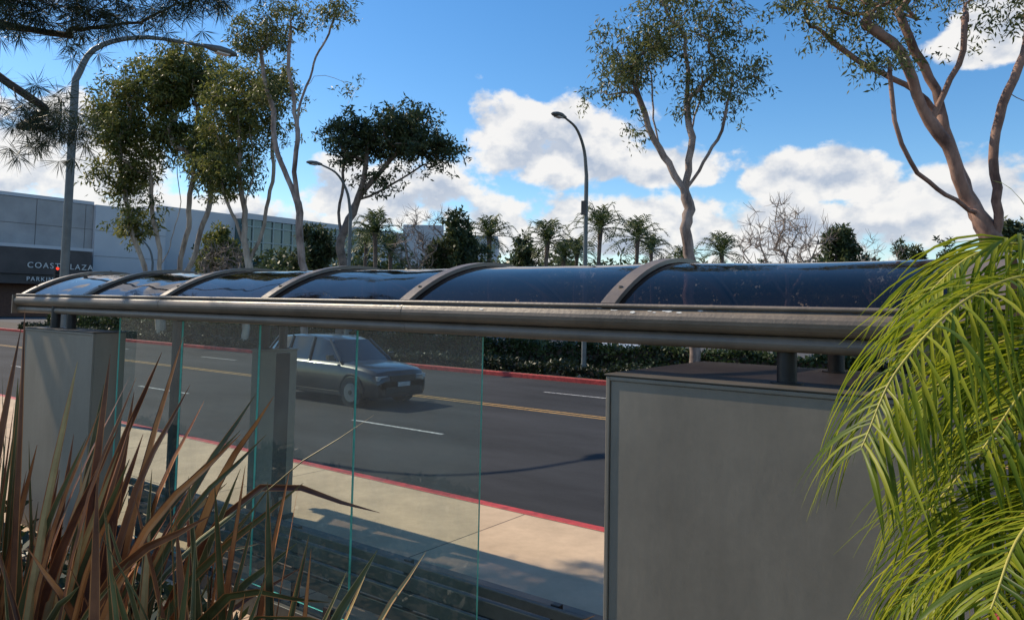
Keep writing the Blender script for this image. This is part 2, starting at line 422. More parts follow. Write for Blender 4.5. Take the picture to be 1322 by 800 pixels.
nt2.links.new(tcn.outputs['Object'],br.inputs['Vector'])
nz=N(nt2,'ShaderNodeTexNoise'); nz.inputs['Scale'].default_value=1.6; nz.inputs['Detail'].default_value=10; nz.inputs['Roughness'].default_value=.7; nt2.links.new(tcn.outputs['Object'],nz.inputs['Vector'])
mr2=N(nt2,'ShaderNodeMapRange'); mr2.inputs[1].default_value=.3; mr2.inputs[2].default_value=.7; mr2.inputs[3].default_value=.75; mr2.inputs[4].default_value=1.1
nt2.links.new(nz.outputs[0],mr2.inputs[0])
vm=N(nt2,'ShaderNodeVectorMath',operation='SCALE'); nt2.links.new(br.outputs[0],vm.inputs[0]); nt2.links.new(mr2.outputs[0],vm.inputs['Scale'])
bs=N(nt2,'ShaderNodeBsdfPrincipled'); bs.inputs['Roughness'].default_value=.9; bs.inputs['Specular IOR Level'].default_value=.25; nt2.links.new(vm.outputs[0],bs.inputs['Base Color'])
o2=N(nt2,'ShaderNodeOutputMaterial'); nt2.links.new(bs.outputs[0],o2.inputs[0])
sheet('sidewalk',-120,40,3.22,7.14,0,m,.18)
mb=MB(); mb.bx(-120,40,7.143,7.3,-.18,.004,m_red); mb.build('curb',bevel=.02)
mb=MB(); mb.bx(-120,40,21.4,21.56,-.18,.02,m_red); mb.build('curb',bevel=.02)
sheet('planting_strip',-120,40,21.563,27,.0,m_ground,.2)
sheet('planter_bed',-60,14,-12,3.2,.06,m_ground,.2)
# ------------------------------------------------------------ hedge
rng=np.random.default_rng(5)
def hedge(x0,x1,y0,y1,z0,z1,m,n,L,W,core=True):
    mb=MB()
    if core: mb.bx(x0,x1,y0+.15,y1-.15,z0,z1-.15,m_barkd)
    p=rng.random((n,3)); q=np.empty((n,3))
    q[:,0]=x0+p[:,0]*(x1-x0); q[:,1]=y0+p[:,1]*(y1-y0); q[:,2]=z0+p[:,2]*(z1-z0)
    k=rng.random(n)
    q[k<.45,1]=y0+rng.random((k<.45).sum())*.15
    q[(k>.55),2]=z1-rng.random((k>.55).sum())*.2
    q[:,2]+= .09*np.sin(q[:,0]*2.1)+.06*np.sin(q[:,0]*5.3+1)
    M_=n; d=rng.normal(0,1,(M_,3)); d/=np.linalg.norm(d,axis=1)[:,None]
    r=rng.normal(0,1,(M_,3)); sd=np.cross(d,r); sd/=np.linalg.norm(sd,axis=1)[:,None]
    v=np.stack([q,q+d*L*.5+sd*W*.5,q+d*L,q+d*L*.5-sd*W*.5],axis=1).reshape(-1,3)
    var=np.clip(.5+.3*np.sin(q[:,0]*3.1+q[:,2]*5)*np.sin(q[:,0]*1.3)+.35*(rng.random(n)-.3),0,1)
    o=len(mb.v); kk=mb.mi(m)
    mb.v.extend(map(tuple,v.tolist())); mb.f.extend(map(tuple,(np.arange(M_*4).reshape(-1,4)+o).tolist()))
    mb.m.extend([kk]*M_); mb.sm.extend([False]*M_); mb.var.extend(var.tolist())
    return mb
hedge(-60,6,23.7,24.8,0,1.05,m_hedge,40000,.17,.10).build('hedge')
hedge(-60,6,21.9,23.4,0,.38,m_cover,30000,.16,.08).build('ground_cover_plants')
hedge(-14,0,.9,3.0,.05,.35,m_cover,14000,.14,.05,False).build('ground_cover_plants')
# ------------------------------------------------------------ shelter
XL,XR=-9.5,-.17; YC=4.43; HW=.94; RISE=.29; ZB=2.40
RR=(HW*HW+RISE*RISE)/(2*RISE); TH=math.asin(HW/RR)
def arc(r,n=24,th=TH): return [(YC+r*math.sin(-th+2*th*i/n),ZB+RISE-RR+r*math.cos(-th+2*th*i/n)) for i in range(n+1)]
mb=MB()
a=arc(RR)
ribx=[-9.44+1.503*i for i in range(6)]+[-.26]
for b_ in range(6):
    nx=10; vs=[]
    for j in range(nx+1):
        x=ribx[b_]+(ribx[b_+1]-ribx[b_])*j/nx; bow=.012*math.sin(math.pi*j/nx)*(1 if b_%2 else .6)
        vs+=[(x,y,z-bow) for y,z in a]
    n=len(a)
    mb.add(vs,[(j*n+i,j*n+i+1,(j+1)*n+i+1,(j+1)*n+i) for j in range(nx) for i in range(n-1)],m_roof,True)
for i,x in enumerate(ribx):
    wd=.085 if i<6 else .2
    o=arc(RR+.03);q=arc(RR+.004)
    k=len(o)
    x0,x1=x-wd/2,x+wd/2
    vs=[(x0,y,z) for y,z in o]+[(x1,y,z) for y,z in o]+[(x0,y,z) for y,z in q]+[(x1,y,z) for y,z in q]
    fs=[]
    for j in range(k-1):
        fs+= [(j,j+1,k+j+1,k+j),(2*k+j,3*k+j,3*k+j+1,2*k+j+1),(j,2*k+j,2*k+j+1,j+1),(k+j,k+j+1,3*k+j+1,3*k+j)]
    mb.add(vs,fs,m_taupe,False)
    o=arc(RR-.004);q=arc(RR-.05); x0,x1=x-.025,x+.025
    vs=[(x0,y,z) for y,z in o]+[(x1,y,z) for y,z in o]+[(x0,y,z) for y,z in q]+[(x1,y,z) for y,z in q]
    mb.add(vs,fs,m_dark,False)
    for t in (.12,.5,.88):
        j=int(t*24); y,z=arc(RR+.03)[j]
        mb.tube([(x,y,z-.004),(x,y,z+.008)],.012,m_taupe,8)
def gut(mir):
    pr=[(3.62,2.395),(3.50,2.405)]
    for i in range(11):
        t=math.radians(90+180*i/10); pr.append((3.485+.058*math.cos(t),2.345+.058*math.sin(t)))
    pr.append((3.50,2.284))
    for i in range(11):
        t=math.radians(90+180*i/10); pr.append((3.50+.036*math.cos(t),2.248+.036*math.sin(t)))
    pr.append((3.56,2.212)); pr.append((3.56,2.30)); pr.append((3.62,2.31))
    if mir: pr=[(2*YC-y,z) for y,z in pr]
    return pr
mb.prismx(gut(False),XL-.06,XR-.06,m_taupe); mb.prismx(gut(True),XL-.06,XR-.06,m_taupe)
for x in (XL-.075,XR-.045):
    mb.bx(x-.012,x+.012,3.42,3.64,2.2,2.41,m_taupe)
for x in (-6.43,-3.42):
    q=[(y-.002 if y<3.55 else y,z+(.0015 if z>2.3 else -.0015)) for y,z in gut(False)]
    mb.prismx(q,x-.008,x+.008,m_taupe)
mb.tube([(XL-.05,3.455,2.41),(XR-.07,3.455,2.41)],.012,m_taupe,8)
rc=random.Random(8)
for i in range(30):
    x=rc.choice([rc.uniform(-4,-.6),rc.uniform(-2.0,-1.2)]); t=math.radians(rc.uniform(100,150)); ln=rc.uniform(.006,.035); h=rc.uniform(.002,.007)
    cy,cz=3.485+.0592*math.cos(t),2.345+.0592*math.sin(t); ty,tz=-math.sin(t)*h,math.cos(t)*h
    mb.add([(x,cy-ty,cz-tz),(x+ln*.6,cy-ty*1.3,cz-tz*1.3),(x+ln,cy,cz),(x+ln*.5,cy+ty,cz+tz),(x-ln*.2,cy+ty*.4,cz+tz*.4)],[(0,1,2,3,4)],m_chip)
for x in (-8.55,-6.25,-1.0):
    mb.bx(x-.03,x+.03,3.6,5.26,2.30,2.37,m_dark)
for (x,y,z) in ((-1.02,3.56,2.06),(-1.0,4.43,2.06),(-8.62,3.50,2.06),(-8.30,3.52,2.06),(-6.25,4.43,1.93),(-7.0,5.2,1.87)):
    mb.tube([(x,y,z-.02),(x,y,2.31)],.045,m_dark,16)
    mb.tube([(x,y,z-.01),(x,y,z+.012)],.075,m_dark,16)
mb.build('bus_shelter',recalc=True)
def cabinet(x0,x1,y0,y1,zt):
    mb=MB()
    mb.bx(x0,x1,y0+.02,y1,.0,zt-.012,m_cab)
    mb.bx(x0+.025,x1-.025,y0+.008,y0+.0195,.06,zt-.035,m_cab)
    mb.bx(x0,x0+.022,y0,y0+.0195,.03,zt-.014,m_cab); mb.bx(x1-.022,x1,y0,y0+.0195,.03,zt-.014,m_cab)
    mb.bx(x0+.0225,x1-.0225,y0,y0+.0195,zt-.034,zt-.014,m_cab)
    mb.bx(x0-.008,x1+.008,y0-.004,y1+.008,zt-.011,zt,m_cab2)
    return mb.build('metal_cabinet',bevel=.004)
cabinet(-1.86,-.32,3.35,4.65,2.065)
cabinet(-9.02,-7.42,3.35,3.66,2.065)
wp=1.128; gx=-2.83
for i in range(4):
    x1=gx-i*wp; x0=x1-wp+.006; y0,y1=3.55,3.564; z0,z1=.22,2.205
    mb=MB()
    yc=3.557
    mb.add([(x0+.001,yc,z0+.001),(x1-.001,yc,z0+.001),(x1-.001,yc,z1-.001),(x0+.001,yc,z1-.001)],[(0,1,2,3)],m_glass)
    V8=[(x,y,z) for x in(x0,x1) for y in(y0,y1) for z in(z0,z1)]
    mb.add(V8,[(0,1,3,2),(4,6,7,5),(0,2,6,4),(1,5,7,3)],m_gedge)
    for xx in (x0+.2,x1-.2):
        mb.bx(xx-.04,xx+.04,y0-.012,y1+.012,.17,.26,m_dark)
    mb.build('glass_panel')
mb=MB()
bx0,bx1=-7.3,-1.95
for z in (.30,.415,.53,.625):
    mb.bx(bx0,bx1,3.70,3.735,z-.045 if z<.6 else z-.03,z+.045 if z<.6 else z+.03,m_bench)
for y in (3.80,3.90,4.00,4.10,4.20):
    mb.bx(bx0,bx1,y-.04,y+.04,.43,.455,m_bench)
for x in (-7.2,-6.0,-4.8,-3.6,-2.4):
    mb.bx(x-.03,x+.03,3.745,3.79,0,.66,m_dark); mb.bx(x-.03,x+.03,3.80,4.22,.38,.425,m_dark); mb.bx(x-.03,x+.03,4.12,4.18,0,.38,m_dark)
mb.build('bench',bevel=.004)
mb=MB(); mb.bx(-7.35,-2.8,3.52,3.60,.0,.16,m_bench); mb.tube([(-6.5,3.68,0),(-6.5,3.68,2.22)],.05,m_dark,12); mb.build('glass_base_rail',bevel=.004)
def column(x,y,w,d,zt):
    mb=MB(); mb.bx(x-w/2,x+w/2,y-d/2,y+d/2,0,zt,m_col); mb.bx(x-w/2-.02,x+w/2+.02,y-d/2-.02,y+d/2+.02,0,.05,m_dark)
    mb.bx(x-w/2-.01,x+w/2+.01,y-d/2-.01,y+d/2+.01,zt+.001,zt+.02,m_col)
    mb.build('support_column',bevel=.006)
column(-6.25,4.43,.14,.18,1.91); column(-7.0,5.2,.16,.28,1.85)
mb=MB(); mb.bx(-6.66,-6.60,4.62,5.0,.35,1.85,m_dark); mb.bx(-6.65,-6.61,4.7,4.75,0,.35,m_dark); mb.bx(-6.65,-6.61,4.88,4.93,0,.35,m_dark); mb.build('timetable_board')
# ------------------------------------------------------------ street lamps
def lamp(x,y,h,dx,dy,reach=2.0,r=.085,rise=None):
    mb=MB(); d=Vector((dx,dy,0)).normalized()
    b=Vector((x,y,0)); mb.bx(x-.2,x+.2,y-.2,y+.2,-.1,.12,m_conc)
    rise=rise or reach*.9
    pts=[b+Vector((0,0,.1)),b+Vector((0,0,h*.35)),b+Vector((0,0,h-rise-.6))]
    c=[b+Vector((0,0,h-rise-.3)),b+d*.12*reach+Vector((0,0,h-rise*.6)),b+d*.45*reach+Vector((0,0,h-rise*.16)),b+d*reach*.95+Vector((0,0,h))]
    path=pts+catmull(c,14)
    mb.tube(path,[r*1.2,r*1.05,r]+[r*(.9-.45*i/13) for i in range(14)],m_galv,12)
    mb.tube([b+Vector((0,0,.1)),b+Vector((0,0,.45))],[r*1.8,r*1.5],m_galv,12)
    e=c[-1]; s=Vector((-d.y,d.x,0))
    st=[(-.1,.05,.05,0),(.05,.09,.07,0),(.25,.15,.09,.0),(.5,.16,.08,-.01),(.65,.10,.05,-.02),(.70,.02,.02,-.02)]
    vs=[];n=12
    for (t,wd,hh,zz) in st:
        for k in range(n):
            an=2*math.pi*k/n; vs.append(e+d*t+s*wd*math.cos(an)+Vector((0,0,hh*math.sin(an)+zz)))
    fs=[(i*n+k,i*n+(k+1)%n,(i+1)*n+(k+1)%n,(i+1)*n+k) for i in range(len(st)-1) for k in range(n)]
    mb.add(vs,fs,m_galv,True); mb.add(vs[-n:],[tuple(range(n))],m_galv)
    gl=[e+d*t+s*w_+Vector((0,0,-.095)) for t,w_ in((.18,-.09),(.18,.09),(.48,.1),(.48,-.1))]
    lo=[p+Vector((0,0,.06)) for p in gl]
    mb.add(gl+lo,[(0,1,2,3),(0,4,5,1),(1,5,6,2),(2,6,7,3),(3,7,4,0)],m_white)
    return mb
mb=lamp(-13.2,22.2,8.75,0,-1,1.6,.075)
mb.bx(-13.32,-13.12,22.07,22.11,5.6,6.1,m_dark); mb.bx(-13.32,-13.08,22.06,22.09,3.4,3.75,m_white)
mb.build('street_lamp')
lamp(-25.4,22.2,8.3,0,-1,1.9,.08).build('street_lamp')
lamp(-73.8,38.7,8.6,-.3,-1,2.5,.12).build('street_lamp')
lamp(-16.35,6.75,8.35,.12,1,2.9,.078,rise=1.15).build('street_lamp')
m_rl=pm('red_signal_lens',(.9,.03,.02),.3,var=.05)
for n in m_rl.node_tree.nodes:
    if n.type=='BSDF_PRINCIPLED': n.inputs['Emission Strength'].default_value=1.2; n.inputs['Emission Color'].default_value=(1,.05,.02,1)
mb=MB(); q=P(-.617*62,62,0)
mb.tube([q,q+Vector((0,0,4.9))],.09,m_galv,10)
for i in range(3):
    z=4.0+i*.36
    mb.box((q.x+.25,q.y,z),(.25,.36,.35),m_dark)
    mb.tube([(q.x+.37,q.y,z),(q.x+.40,q.y,z)],.13,m_rl if i==2 else m_black,12)
    mb.tube([(q.x+.40,q.y,z+.12),(q.x+.58,q.y,z+.10)],.05,m_dark,6)
mb.build('traffic_signal')
# ------------------------------------------------------------ vehicle
m_cglass=pm('car_window',(.02,.025,.03),.06,var=.1,spec=.8)
m_lamp=pm('headlamp_lens',(.35,.36,.38),.15,var=.2,scale=20)
def car(name,x,y,paint,face=1,L=4.6,zb=-.13,h=1.66):
    mb=MB(); f=face; Wd=1.85
    glass=m_cglass
    X=lambda u:x-f*u*L
    st=[(0,.32,.66,.74),(.008,.26,.76,.82),(.025,.24,.86,.87),(.06,.22,.92,.90),(.12,.22,.97,.92),(.2,.22,1.01,.925),(.27,.22,1.03,.925),(.3,.22,1.05,.925),(.6,.22,1.07,.925),(.95,.22,1.08,.91),(.985,.26,1.0,.88),(1,.36,.9,.80)]
    vs=[]; c=y+Wd/2
    for (u,z0,z1,hw) in st:
        ring=[(c-hw*.9,z0),(c-hw*.98,z0+.10),(c-hw,z0+.3),(c-hw,z1-.2),(c-hw*.96,z1-.08),(c-hw*.86,z1-.01),(c-hw*.5,z1+.02),(c+hw*.5,z1+.02),(c+hw*.86,z1-.01),(c+hw*.96,z1-.08),(c+hw,z1-.2),(c+hw,z0+.3),(c+hw*.98,z0+.10),(c+hw*.9,z0)]
        vs+=[(X(u),yy,zz+zb) for yy,zz in ring]
    n=14; fs=[(i*n+k,i*n+(k+1)%n,(i+1)*n+(k+1)%n,(i+1)*n+k) for i in range(len(st)-1) for k in range(n)]
    mb.add(vs,fs,paint,True); mb.add(vs,[tuple(range(n)),tuple(range((len(st)-1)*n,len(st)*n))],paint,False)
    st=[(.27,1.02,.80),(.42,h-.10,.66),(.5,h-.02,.65),(.72,h,.65),(.88,h-.06,.64),(.975,1.06,.78)]
    vs=[]
    for (u,z1,hw) in st:
        vs+=[(X(u),c-.82,1.03+zb),(X(u),c-hw,z1-.04+zb),(X(u),c-hw*.8,z1+zb),(X(u),c+hw*.8,z1+zb),(X(u),c+hw,z1-.04+zb),(X(u),c+.82,1.03+zb)]
    n=6; side=[];top=[]
    for i in range(len(st)-1):
        for k in range(5):
            q=(i*n+k,i*n+k+1,(i+1)*n+k+1,(i+1)*n+k)
            (top if (k in(1,2,3) and i in(1,2,3)) else side).append(q)
    mb.add(vs,side,glass,True); mb.add(vs,top,paint,True)
    for sd in(-1,1):
        for (u0,z0,h0,u1,z1,h1) in ((.29,1.04,.84,.425,h-.1,.665),(.56,1.05,.845,.56,h-.03,.66),(.76,1.05,.845,.75,h-.03,.66),(.965,1.05,.84,.885,h-.07,.655)):
            mb.tube([(X(u0),c+sd*h0,z0+zb),(X(u1),c+sd*h1,z1+zb)],.035,paint,6)
        mb.tube([(X(.33),c+sd*.88,1.1+zb),(X(.33),c+sd*1.02,1.14+zb)],.04,paint,6)
        mb.box((X(.33),c+sd*1.04,1.16+zb),(.12,.16,.13),paint)
        for u in (.185,.80):
            cx=X(u)
            mb.tube([(cx,c+sd*.70,.35+zb),(cx,c+sd*.935,.35+zb)],.36,m_black,24)
            mb.tube([(cx,c+sd*.93,.35+zb),(cx,c+sd*.945,.35+zb)],.23,m_galv,16)
            mb.tube([(cx,c+sd*.94,.35+zb),(cx,c+sd*.955,.35+zb)],.06,m_dark,10)
            ap=[(cx+.42*math.cos(t),c+sd*.925,.36+zb+.42*math.sin(t)) for t in [math.pi*i/10 for i in range(11)]]
            mb.tube(ap,.035,m_black,6)
        mb.box((X(.02),c+sd*.66,.72+zb),(.12,.34,.11),m_lamp)
        mb.box((X(.985),c+sd*.72,.88+zb),(.10,.26,.2),m_red)
        mb.box((X(.5),c+sd*.93,.30+zb),(2.2,.03,.10),m_black)
    mb.box((X(.004),c,.70+zb),(.06,.86,.15),m_black); mb.box((X(.004),c,.42+zb),(.06,1.2,.16),m_black)
    mb.box((X(-.006),c,.56+zb),(.03,.42,.11),m_lamp)
    return mb.build(name,bevel=.01,recalc=True)
def paintm(n,c):
    m=pm(n,c,.3,metal=.2,var=.04,spec=.6)
    for k in m.node_tree.nodes:
        if k.type=='BSDF_PRINCIPLED': k.inputs['Coat Weight'].default_value=.5; k.inputs['Coat Roughness'].default_value=.08
    return m
car('sport_utility_vehicle',-13.0,12.3,paintm('dark_car_paint',(.022,.026,.03)))
car('parked_car',-13.0,29.0,paintm('white_car_paint',(.7,.7,.7)),h=1.5,zb=-.10)
# ------------------------------------------------------------ mall
m_stone=pm('mall_stone',(.37,.35,.34),.8,var=.12,scale=.3)
m_panel=pm('mall_white_panel',(.54,.54,.56),.7,var=.06,scale=.2)
m_mdark=pm('mall_dark_stone',(.075,.06,.055),.6,var=.2,scale=.5)
m_mglass=pm('mall_glass',(.05,.10,.10),.12,var=.3,scale=.2,spec=.8)
m_mull=pm('mullion',(.35,.40,.38),.5,var=.05)
m_brown=pm('brown_door',(.12,.05,.03),.6,var=.2)
mb=MB()
mb.bx(-150,-106,-40,47,-.2,14.9,m_stone)
mb.bx(-150,-105.4,47.05,57,-.2,15.0,m_panel)
mb.bx(-150,-108,57.05,70,-.2,16.3,m_panel)
mb.bx(-150,-106.5,70.05,96,-.2,15.6,m_mglass)
mb.bx(-150,-106.2,96.05,112,-.2,16.5,m_panel)
mb.bx(-150,-105.9,-40,47.0,14.95,15.4,m_panel); mb.bx(-150,-106.2,70.1,96,15.65,16.6,m_panel)
for i in range(14):
    y=70.3+i*1.95; mb.bx(-106.48,-106.25,y-.09,y+.09,0,15.6,m_mull)
for z in (3,6,9,12,14.5): mb.bx(-106.47,-106.3,70.1,96,z-.1,z+.1,m_mull)
for z in (5.2,8.4,11.6): mb.bx(-105.99,-105.96,-40,47,z-.02,z+.02,m_mdark)
for i in range(15): y=-38+i*6; mb.bx(-105.99,-105.965,y-.02,y+.02,0,14.9,m_mdark)
for z in(8,11.5): mb.bx(-105.39,-105.36,47.1,57,z-.02,z+.02,m_mdark)
mb.bx(-105.95,-102.6,20,45.6,5.1,8.3,m_mdark); mb.bx(-105.95,-102.9,20,45.3,3.9,5.05,m_mdark)
mb.bx(-105.95,-102.6,44.4,45.6,-.2,5.05,m_mdark); mb.bx(-105.95,-102.6,31,32,-.2,5.05,m_mdark)
mb.bx(-105.95,-105.5,20,44.3,-.2,3.9,m_brown); mb.bx(-105.95,-102.55,20,45.7,8.35,8.75,m_panel)
mb.build('shopping_mall_building')
def text(body,y,z,size,name):
    cu=bpy.data.curves.new(name,'FONT'); cu.body=body; cu.size=size; cu.extrude=.04; cu.space_character=1.25
    ob=bpy.data.objects.new('tmp',cu); scene.collection.objects.link(ob)
    me=bpy.data.meshes.new_from_object(ob.evaluated_get(bpy.context.evaluated_depsgraph_get()))
    bpy.data.objects.remove(ob)
    me.materials.clear(); me.materials.append(m_white)
    o=bpy.data.objects.new(name,me); scene.collection.objects.link(o)
    o.rotation_euler=(math.pi/2,0,math.pi/2); o.location=(-102.5,y,z)
bpy.context.view_layer.update()
text("COAST PLAZA",38.0,5.9,1.0,'mall_name_sign'); text("PARKING EAST",38.0,4.25,.75,'parking_sign')
mb=MB()
def obox(a0,a1,b0,b1,z0,z1,m):
    c=P((a0+a1)/2,(b0+b1)/2,(z0+z1)/2); mb.box(c,(a1-a0,b1-b0,z1-z0),m,rz=YAW)
obox(-24,-3,150,170,0,16.5,m_panel); obox(-22,-14,148,149.9,0,18.2,m_panel)
for k in range(4):
    obox(-23.5,-3.5,149.8,149.95,2.2+k*3.6,4.0+k*3.6,m_mglass)
mb.build('office_building')
# ------------------------------------------------------------ big trees
make_tree('eucalyptus_tree',(-1.2,23,0),[
 [(.15,0,0),(.1,0,2),(0,0,3.9),(-.56,.1,5.1),(-1.0,.1,6.2),(-1.7,0,7.5),(-2.6,-.2,9.1),(-3.6,-.3,10.1)],
 [(-.4,0,4.8),(-.75,.3,6.0),(-1.1,.5,7.5),(-1.3,.6,8.7),(-2.0,.8,10.3),(-2.6,1,11.8)],
 [(-.1,0,4.2),(-.2,-.3,5.4),(-.4,-.5,6.9),(0,-.6,8.3),(.4,-.8,9.7),(.9,-.8,11.5)],
 [(-.6,0,5.0),(-1.3,-.4,5.3),(-2,-.5,5.7),(-2.8,-.7,6.4),(-3.1,-.7,7.9),(-3.2,-.7,8.8)],
 [(-1.2,.5,7.8),(-2.0,.6,8.6),(-3.4,.6,9.3),(-4.6,.6,10.3)],
 [(-1.7,0,7.5),(-1.2,-.3,8.9),(-.9,-.4,10.4)],
 [(0,-.6,8.2),(.4,-.5,7.9),(.9,-.6,8.6)]],
 [((-4.1,-.2,10.5),(1.8,1.5,.9),3),((-1.8,.6,11.7),(2.4,2,1.2),3),((.1,-.4,10.1),(1.1,1.3,.6),1.0),((1.1,-.6,11.3),(1.8,1.6,1.5),2),((-3.4,-.7,8.6),(.6,.6,.5),.6),((-1.4,.4,9.7),(.8,.8,.5),.4)],
 92,.29,m_barkr,m_euc,11,nleaf=95,rad=(.42,.42,.34),L=.17,W=.045,droop=.8,minz=6.5,step=.35,expo=2.0)
make_tree('eucalyptus_tree',(-9.8,23,0),[
 [(.3,0,0),(.1,0,3),(0,0,5),(0,0,6.4),(.1,0,8.7),(-.1,.2,11.2)],
 [(0,0,6.2),(-.5,.1,7.0),(-.95,.3,7.9),(-1.6,.3,9.5),(-2.2,.3,11)],
 [(-.9,.3,7.8),(-1.0,.6,9.2),(-1.2,.8,10.8)],
 [(.05,0,8.0),(.5,.5,9.4),(.7,.7,11)],
 [(0,0,6.4),(.6,-.3,7.4),(1.0,-.4,8.4),(1.5,-.4,10.2)]],
 [((-2,.2,10.9),(1.2,1.2,1.4),2.2),((.0,.1,12.2),(1.8,1.5,1.6),3),((1.3,-.3,10.4),(1.1,1.1,1.8),2),((-1.7,.3,8.5),(.8,.7,.5),.5),((-2.8,.2,9.4),(.4,.5,.4),.4),((.1,0,9.8),(.8,.8,.9),.7)],
 115,.19,m_bark,m_euc,22,nleaf=95,rad=(.40,.40,.38),L=.19,W=.05,droop=.8,minz=6.2,step=.35,expo=2.0)
make_tree('eucalyptus_tree',(-26.8,23,0),[
 [(0,0,0),(.1,0,3),(0,0,5.4),(.5,0,6.8),(1.5,0,8.4),(2.6,0,9.6)],
 [(0,0,5.2),(-.3,.2,6.6),(-.2,.3,8),(.0,.3,9.6)],[(.8,0,7.2),(2,.5,7.9),(3.5,.5,9.0)],[(.5,0,6.8),(.9,-.4,8.2),(1.2,-.5,9.8)]],
 [((2.9,0,10.3),(2.4,2.3,1.4),4),((.3,0,10.0),(1.5,1.6,1.5),2.4),((1.5,0,8.2),(1.1,1,.4),.5),((4.4,0,9.4),(.8,1.2,.9),1)],
 125,.20,m_barkg,m_euc2,33,nleaf=110,rad=(.48,.48,.30),L=.24,W=.08,droop=.2,minz=5.8)
make_tree('eucalyptus_tree',(-29.7,23,0),[
 [(.3,0,0),(.1,0,4),(-.4,0,7.6),(-.5,0,11.4),(.3,0,14.4),(1.2,0,16.6)],
 [(-.4,0,7.4),(-1.4,.2,9.5),(-1.9,.2,12),(-2.6,.3,14.8)],[(-.5,0,11),(-.9,0,13),(-1.1,0,16)]],
 [((-2.7,.2,15.7),(1.8,1.4,1.2),2.5),((-1.0,0,16.6),(1.4,1.3,1),2),((1.7,0,13.3),(.5,.6,.4),.4),((-1.9,.2,12.8),(1.1,.9,.8),1.0),((1.3,0,16.9),(.9,.9,.7),1)],
 60,.18,m_bark,m_euc,44,nleaf=90,rad=(.5,.5,.4),L=.26,W=.065,droop=.8,minz=8)
make_tree('eucalyptus_tree',(-34.2,23,0),[
 [(0,0,0),(.1,0,3),(-.2,0,6.2),(-.6,0,9),(-.8,0,12)],
 [(0,0,4.2),(.8,.3,7),(1.0,.3,10),(.9,.3,13)],[(-.1,0,5),(-1.0,-.2,7.2),(-1.6,-.2,9)],[(-.3,0,7),(.2,-.5,9),(.1,-.6,11.5)]],
 [((-.8,0,12.2),(2.3,2,2.4),4),((.9,.2,13.6),(1.3,1.2,1.3),1.5),((-1.3,0,9.0),(1.6,1.3,1.1),1.2)],
 130,.20,m_barkw,m_euc3,55,nleaf=120,rad=(.52,.52,.46),L=.27,W=.075,droop=.7,minz=6)
make_tree('eucalyptus_tree',(-42.6,23,0),[
 [(0,0,0),(0,0,2),(-.3,0,5),(-1.0,0,9),(-1.0,0,13)],
 [(0,0,1.2),(.9,.3,4.5),(1.3,.3,9),(1.4,.3,14)],[(0,0,1.5),(-1.0,-.2,4.0),(-2.2,-.2,7.5),(-2.8,-.2,11)],
 [(0,0,1.2),(1.5,-.3,4),(2.4,-.2,7),(2.8,-.2,10)],[(-.3,0,4),(.4,.6,7),(.3,.6,11)],[(-1,0,3.6),(-1.6,-.5,6),(-1.9,-.5,9)]],
 [((-.9,0,15.0),(3,2.5,1.6),4),((-2.8,0,12.8),(1.9,2,2.1),3),((1.4,0,15.8),(2.2,2,1.7),3),((-2.3,0,9.7),(1.8,1.5,1.5),1.8),((2.7,0,11),(1.6,1.5,2.2),2.4),((-1.9,0,6.8),(1.2,1,.9),.8),((0.2,0,12.2),(1.6,1.5,1.8),1.8)],
 290,.30,m_barkw,m_euc3,66,nleaf=120,rad=(.6,.6,.55),L=.32,W=.09,droop=.7,minz=5)
tb=P(-9.0,9.7,0)
make_tree('pine_tree',tuple(tb),[
 [(0,0,0),(0,0,4),(.1,0,8),(0,0,12)],
 [(0,0,5.0),(1,0,5.6),(2.0,0,5.4),(2.7,0,4.9)],
 [(0,0,6.3),(1.5,0,6.6),(3.0,0,6.5),(4.6,0,6.6)],
 [(0,0,5.8),(1.5,.2,6.1),(2.8,.3,6.0)],
 [(0,0,7.5),(1.5,.3,7.6),(3.4,.3,7.3)]],
 [((2.75,0,4.7),(.4,.7,.5),1.0),((2.4,0,6.2),(.8,.8,.35),1.6),((3.1,0,6.4),(.9,.8,.4),2.0),((4.2,0,6.4),(.9,.6,.35),2.0),((4.9,0,6.75),(.5,.6,.35),1.0),((2.8,.2,7.2),(2.0,1.2,.6),1.6),((-1,0,9),(1.5,1.8,1.8),.4)],
 95,.18,m_barkd,m_pine,77,nleaf=190,rad=(.22,.22,.16),L=.24,W=.009,droop=.5,minz=4.5,needle=True,tip=.008,step=.3,wob=.06)
# ------------------------------------------------------------ mid-distance palms / trees
def palm(s,t,z,fl,seed):
    rnd=random.Random(seed); mb=MB(); b=P(s*t,t,0); lean=rnd.uniform(-.3,.3)
    top=b+Vector((lean,0,z))
    mb.tube(catmull([b,b+Vector((lean*.2,0,z*.5)),top],8),[.26,.2,.18,.17,.17,.17,.18,.24],m_barkg,8)
    for i in range(34):
        an=i*2.399; e=-.75+2.1*(i/33)**.8+rnd.uniform(-.1,.1); l=fl*rnd.uniform(.8,1.15)
        d=Vector((math.cos(an),math.sin(an),0)); hz=max(.12,math.cos(e)); vz=math.sin(e)
        pts=[top,top+d*l*.4*hz+Vector((0,0,l*.4*vz+.12)),top+d*l*.8*hz+Vector((0,0,l*.7*vz)),top+d*l*1.05*hz+Vector((0,0,l*.75*vz-.22*l))]
        frond(mb,pts,12,fl*.26,.11,1.0,m_palm,m_palm,rnd,rr=.03,seg=2,start=.12,fwd=(.6,.9))
    mb.build('palm_tree')
